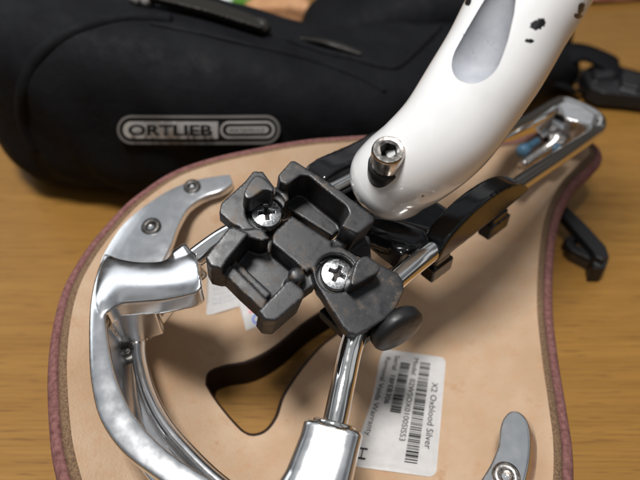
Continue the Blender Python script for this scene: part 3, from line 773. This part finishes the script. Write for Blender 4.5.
# seam piping that follows the end panel
pp = [bagsurf(u, v)+Vector((0, -.05, .02)) for u, v in ((34, 150), (22, 120), (22, 90), (34, 60), (60, 38), (95, 24), (130, 18), (170, 20))]
bm = bmesh.new(); tube(bm, [p+Vector((0, .25, -.12)) for p in pp], .38, seg=18, n=6, up=None); obj('seam_piping', bm, M['bag'], bag)
bm = bmesh.new(); tube(bm, [bagsurf(u, v)+Vector((0, .10, -.02)) for u, v in ((285, 40), (320, 52), (355, 60), (385, 68), (400, 66), (418, 50), (440, 28))], .22, seg=12, n=8, up=None); obj('fold_seam', bm, M['bag'], bag)
bm = bmesh.new(); tube(bm, [bagsurf(u, v)+Vector((0, .06, -.02)) for u, v in ((150, 24), (200, 34), (260, 48), (310, 60), (350, 74), (385, 92))], .16, seg=12, n=8, up=None); obj('fold_seam', bm, M['bag'], bag)
# back flap
FL = [(-1.8, 39, 4, 2), (-.8, 37, 7, 4.6), (3, 36, 9, 6.6), (8, 36.5, 9, 7.6), (13, 38, 8, 7.8), (17, 40, 6, 6.5), (20, 42, 4, 4), (21, 43, 2, 2)]
cf = catmull(FL, 8); bm = bmesh.new(); rings = []
for row in cf: rings.append([bm.verts.new(bagpt(row, 2*math.pi*k/64)) for k in range(64)])
for a_, b_ in zip(rings, rings[1:]):
    for k in range(64): bm.faces.new((a_[k], a_[(k+1) % 64], b_[(k+1) % 64], b_[k]))
bm.faces.new(rings[0][::-1]); bm.faces.new(rings[-1]); bmesh.ops.recalc_face_normals(bm, faces=bm.faces)
obj('bag_flap', bm, M['bag'], bag)
# closure rail on the top and a short buckle rail
bm = bmesh.new()
LB = Vector((0, -.10, .25))
up_ = [bagsurf(u, v)+LB for u, v in ((178, 2), (200, 7), (225, 14), (250, 23), (262, 28))]
lo_ = [bagsurf(u, v)+LB for u, v in ((150, 7), (180, 14), (208, 21), (238, 30), (264, 38))]
vt = [[bm.verts.new(p+LB*k) for p in row] for row in (up_, lo_) for k in (0, 1.6)]
for a in range(4):
    for p0, p1 in ((1, 3), (3, 2), (2, 0), (0, 1)): bm.faces.new((vt[p0][a], vt[p0][a+1], vt[p1][a+1], vt[p1][a]))
for a in (0, 4): bm.faces.new((vt[0][a], vt[1][a], vt[3][a], vt[2][a]))
link('closure_rail', fuse(bm, .08, 4), M['olive'], bag)
bm = bmesh.new(); tube(bm, [bagsurf(u, v)+LB*1.5 for u, v in ((256, 28), (264, 33), (270, 36))], [.3, .42, .2], seg=14, n=5)
obj('rail_end', bm, M['olive'], bag)
bm = bmesh.new(); tube(bm, [bagsurf(u, v)+LB for u, v in ((300, 42), (325, 46), (345, 52), (362, 58))], [.1, .25, .26, .12], seg=12, n=5, flat=.6)
obj('buckle_bar', bm, M['olive'], bag)
bm = bmesh.new(); tube(bm, [bagsurf(u, v)+LB for u, v in ((134, 4), (143, 2), (152, 7))], [.3, .4, .3], seg=12, n=5)
obj('rail_hook', bm, M['logo_dim'], bag)
# logo: printed patch curved onto the bag front
o0 = bagsurf(118, 128); o1 = bagsurf(281, 128); ot = bagsurf(200, 113); ob = bagsurf(200, 143)
LW, LH = 163.0, 30.0
def logopt(x, y, dz):              # px-like print units: x 0..163, y 0..30 down
    u = 118+x; v = 113.5+y+.5*math.sin(x/163*math.pi)
    p = bagsurf(u, v); return p+Vector((0, -.13-dz, .04))
cache = {}
gxn, gyn = 28, 8
grid = [[logopt(LW*i/gxn, LH*j/gyn, 0) for j in range(gyn+1)] for i in range(gxn+1)]
def lp(x, y, dz):
    fx = min(max(x/LW*gxn, 0), gxn-1e-6); fy = min(max(y/LH*gyn, 0), gyn-1e-6); i, j = int(fx), int(fy); a_, b_ = fx-i, fy-j
    p = grid[i][j]*(1-a_)*(1-b_)+grid[i+1][j]*a_*(1-b_)+grid[i][j+1]*(1-a_)*b_+grid[i+1][j+1]*a_*b_
    return p+Vector((0, -dz*1.6, dz*.8))
def pill(x0, y0, x1, y1, left=True, right=True, n=14):
    r = (y1-y0)/2; cy_ = (y0+y1)/2; out = []
    if right: out += [(x1-r+r*math.sin(math.pi*k/n), cy_-r*math.cos(math.pi*k/n)) for k in range(n+1)]
    else: out += [(x1, y0), (x1, y1)]
    if left: out += [(x0+r-r*math.sin(math.pi*k/n), cy_+r*math.cos(math.pi*k/n)) for k in range(n+1)]
    else: out += [(x0, y1), (x0, y0)]
    return out
def densify(o, st_=4):
    out = []
    for i in range(len(o)):
        a_, b_ = o[i], o[(i+1) % len(o)]; L_ = math.dist(a_, b_); k = max(1, int(L_/st_))
        out += [(a_[0]+(b_[0]-a_[0])*j/k, a_[1]+(b_[1]-a_[1])*j/k) for j in range(k)]
    return out
def shape(name, outer, hole, dz, m, parent):
    outer = densify(outer); bm = bmesh.new(); pts = [Vector(p) for p in outer]; ed = [(i, (i+1) % len(outer)) for i in range(len(outer))]
    if hole:
        hole = densify(hole); b0 = len(pts); pts += [Vector(p) for p in hole]; ed += [(b0+i, b0+(i+1) % len(hole)) for i in range(len(hole))]
    pts += [Vector((x*4.1+.3, y*3.1+.4)) for x in range(40) for y in range(10)]
    v2, _, f2, *_ = delaunay_2d_cdt(pts, ed, [], 0, 1e-5); vv = [bm.verts.new(lp(p[0], p[1], dz)) for p in v2]
    for f in f2:
        cxx = np.array([sum(v2[i][0] for i in f)/len(f)]); cyy = np.array([sum(v2[i][1] for i in f)/len(f)])
        if hole and inside(cxx, cyy, hole)[0]: continue
        if not inside(cxx, cyy, outer)[0]: continue
        bm.faces.new([vv[i] for i in f])
    for v_ in [v_ for v_ in bm.verts if not v_.link_faces]: bm.verts.remove(v_)
    return obj(name, bm, m, parent)
patch = shape('logo_patch', pill(0, 0, 163, 30), None, .03, M['ink'], bag)
shape('logo_border', pill(.6, .6, 162.4, 29.4), pill(3.2, 3.2, 159.8, 26.8), .06, M['logo_dim'], patch)
shape('logo_field', pill(7, 6.5, 101, 23.5, True, False), None, .09, M['logo'], patch)
shape('logo_oval', pill(103, 6.5, 157, 23.5), pill(105.2, 8.7, 154.8, 21.3), .06, M['logo'], patch)
shape('logo_bar', pill(109, 11.7, 151, 18.5), None, .06, M['logo'], patch)
def ltext(name, t, x, y, h, w_, dz, bold, m):
    me = textmesh(t, h*1.4, bold); xs_ = [v.co.x for v in me.vertices]; ys_ = [v.co.y for v in me.vertices]
    x0, y0 = min(xs_), min(ys_); sx = w_/(max(xs_)-x0); sy = h/(max(ys_)-y0)
    for v in me.vertices: v.co = lp(x+(v.co.x-x0)*sx, y-(v.co.y-y0)*sy, dz)
    return link(name, me, m, patch)
ltext('logo_letters', 'ORTLIEB', 13, 20.6, 11.2, 83, .17, .55, M['ink'])
ltext('logo_small_letters', 'WATERPROOF', 112, 17.3, 4.2, 36, .14, .08, M['ink'])

# strap with buckle beyond the bag's right end
strap = thing('strap_buckle', 'black webbing strap with plastic side-release buckle at the right end of the bag', 'buckle', P(610, 80, 0))
def ribbon(bm, pts, half, th, n=6):
    d = [Vector(p) for p in catmull(pts, n)]
    L_, R_ = [], []
    for i, p in enumerate(d):
        t = (d[min(i+1, len(d)-1)]-d[max(i-1, 0)]).normalized(); s = t.cross(Z).normalized()
        L_.append(p+s*half); R_.append(p-s*half)
    a = [bm.verts.new(p) for p in L_]; b = [bm.verts.new(p) for p in R_]; c2 = [bm.verts.new(p-Z*th) for p in L_]; e2 = [bm.verts.new(p-Z*th) for p in R_]
    for i in range(len(d)-1):
        bm.faces.new((a[i], a[i+1], b[i+1], b[i])); bm.faces.new((c2[i], e2[i], e2[i+1], c2[i+1]))
        bm.faces.new((a[i], c2[i], c2[i+1], a[i+1])); bm.faces.new((b[i], b[i+1], e2[i+1], e2[i]))
    bm.faces.new((a[0], b[0], e2[0], c2[0])); bm.faces.new((a[-1], c2[-1], e2[-1], b[-1]))
bm = bmesh.new(); ribbon(bm, [P(555, 55, 2.5), P(580, 50, 2.6), P(604, 58, 2.2), P(622, 70, 1.6), P(640, 78, .9), P(675, 88, .3)], 1.3, .3); obj('webbing', bm, M['bag'], strap)
bm = bmesh.new()
plate(bm, [(582, 70), (592, 64), (618, 66), (642, 74), (660, 84), (655, 97), (630, 94), (604, 92), (590, 86)], 1.5, .3)
plate(bm, [(592, 68), (612, 68), (616, 76), (596, 78)], 1.9, .4); plate(bm, [(622, 72), (640, 78), (640, 88), (622, 84)], 1.9, .4)
cutb = bmesh.new(); plate(cutb, [(600, 80), (620, 83), (618, 87), (602, 85)], 2.4, 0)
link('buckle_body', fuse(bm, .09, 5, [cutb]), M['plastic_clean'], strap)
bm = bmesh.new(); ribbon(bm, [P(575, 88, .5), P(566, 84, 1.2), P(552, 78, 1.8), P(540, 76, 1.9)], .9, .25); obj('webbing_tail', bm, M['bag'], strap)

# black clip lying by the saddle's right edge
clip = thing('plastic_clip', 'small black plastic lever clip lying on the table right of the saddle rim', 'clip', P(585, 250, 0))
bm = bmesh.new()
plate(bm, [(557, 204), (566, 205), (586, 224), (606, 246), (609, 255), (603, 260), (596, 256), (593, 250), (575, 230), (560, 213)], 1.5, 1.0)
plate(bm, [(598, 252), (608, 256), (603, 262), (592, 260), (572, 250), (566, 244), (569, 237), (574, 236), (573, 242), (578, 246)], 1.0, .65)
plate(bm, [(592, 256), (610, 256), (606, 268), (594, 268)], 1.1, .02)
link('clip_body', fuse(bm, .04, 4), M['plastic_clean'], clip)
bm = bmesh.new(); lathe(bm, P(570, 243, .6), Vector((0, -.3, 1)), [(0, -.4), (.30, -.4), (.32, .25), (.24, .32), (.18, .2), (0, .2)], 24)
obj('clip_pivot', bm, M['dark'], clip)

# ================================================================ clutter far behind the bag
def lump(name, label, cat, u, v, y, sx, sy, sz, m, seed, top=None):
    c_ = Py(u, v, y); r_ = random.Random(seed); bm = bmesh.new()
    h = max(c_.z+sz, 1.2)
    bmesh.ops.create_icosphere(bm, subdivisions=4, radius=1)
    ph = [r_.uniform(0, 6) for _ in range(6)]
    for v_ in bm.verts:
        p = v_.co; k = 1+.14*math.sin(4*p.x+ph[0])*math.sin(3*p.y+ph[1])+.08*math.sin(7*p.z+5*p.x+ph[2])
        q = Vector([math.copysign(abs(t)**.7, t) for t in p])*k
        v_.co = Vector((c_.x+q.x*sx, y+q.y*sy, max(0.02, h/2+q.z*h/2)))
    o = obj(name, bm, M[m], None, True, (c_.x, y, 0)); tag(o, label, cat); return o
def canister(name, label, cat, u, v, y, r, m, lid=None):
    c_ = Py(u, v, y); root = thing(name, label, cat, (c_.x, y, 0)); bm = bmesh.new(); h = c_.z
    lathe(bm, Vector((c_.x, y, .02)), Z, [(0, 0), (r*.92, 0), (r, .2), (r, h-.4), (r*.9, h-.1), (r*.86, h), (0, h)], 32); obj('body', bm, M[m], root)
    bm = bmesh.new(); lathe(bm, Vector((c_.x, y, h+.02)), Z, [(0, 0), (r*.8, 0), (r*.82, .1), (r*.82, .9), (r*.75, 1.0), (0, 1.0)], 32); obj('cap', bm, M[lid or m], root)
lump('paper_wad', 'crumpled white paper on the table behind the bag', 'paper', 218, 2, 47, 1.7, 1.5, 1.2, 'whitebit', 1)
canister('green_bottle', 'small green capped bottle on the table behind the bag', 'bottle', 243, 1, 46, 1.15, 'green')
bm = bmesh.new(); c_ = Py(265, 14, 44); box(bm, Vector((c_.x, 45, c_.z/2+.3)), Vector((1.6, .3, 0)), Vector((-.3, 1.3, 0)), Vector((0, 0, c_.z/2+.27)))
bmesh.ops.bevel(bm, geom=bm.edges[:], offset=.12, segments=2, affect='EDGES')
tag(obj('card_box', bm, M['card'], None, False, (c_.x, 45, 0)), 'plain brown cardboard box between green bottle and tan lump', 'box')
lump('bread_roll', 'rounded tan lump at the back beside the brown box', 'food', 293, 4, 48, 1.9, 1.4, .8, 'card', 7)
lump('dark_cloth', 'folded black cloth at the back left of the paper', 'cloth', 178, -4, 50, 4.2, 2.4, 1.0, 'bag', 8)
lump('red_cloth', 'red brown cloth heap at the far right corner of the table', 'cloth', 606, -1, 57, 5, 2.6, 1.8, 'redcloth', 5)
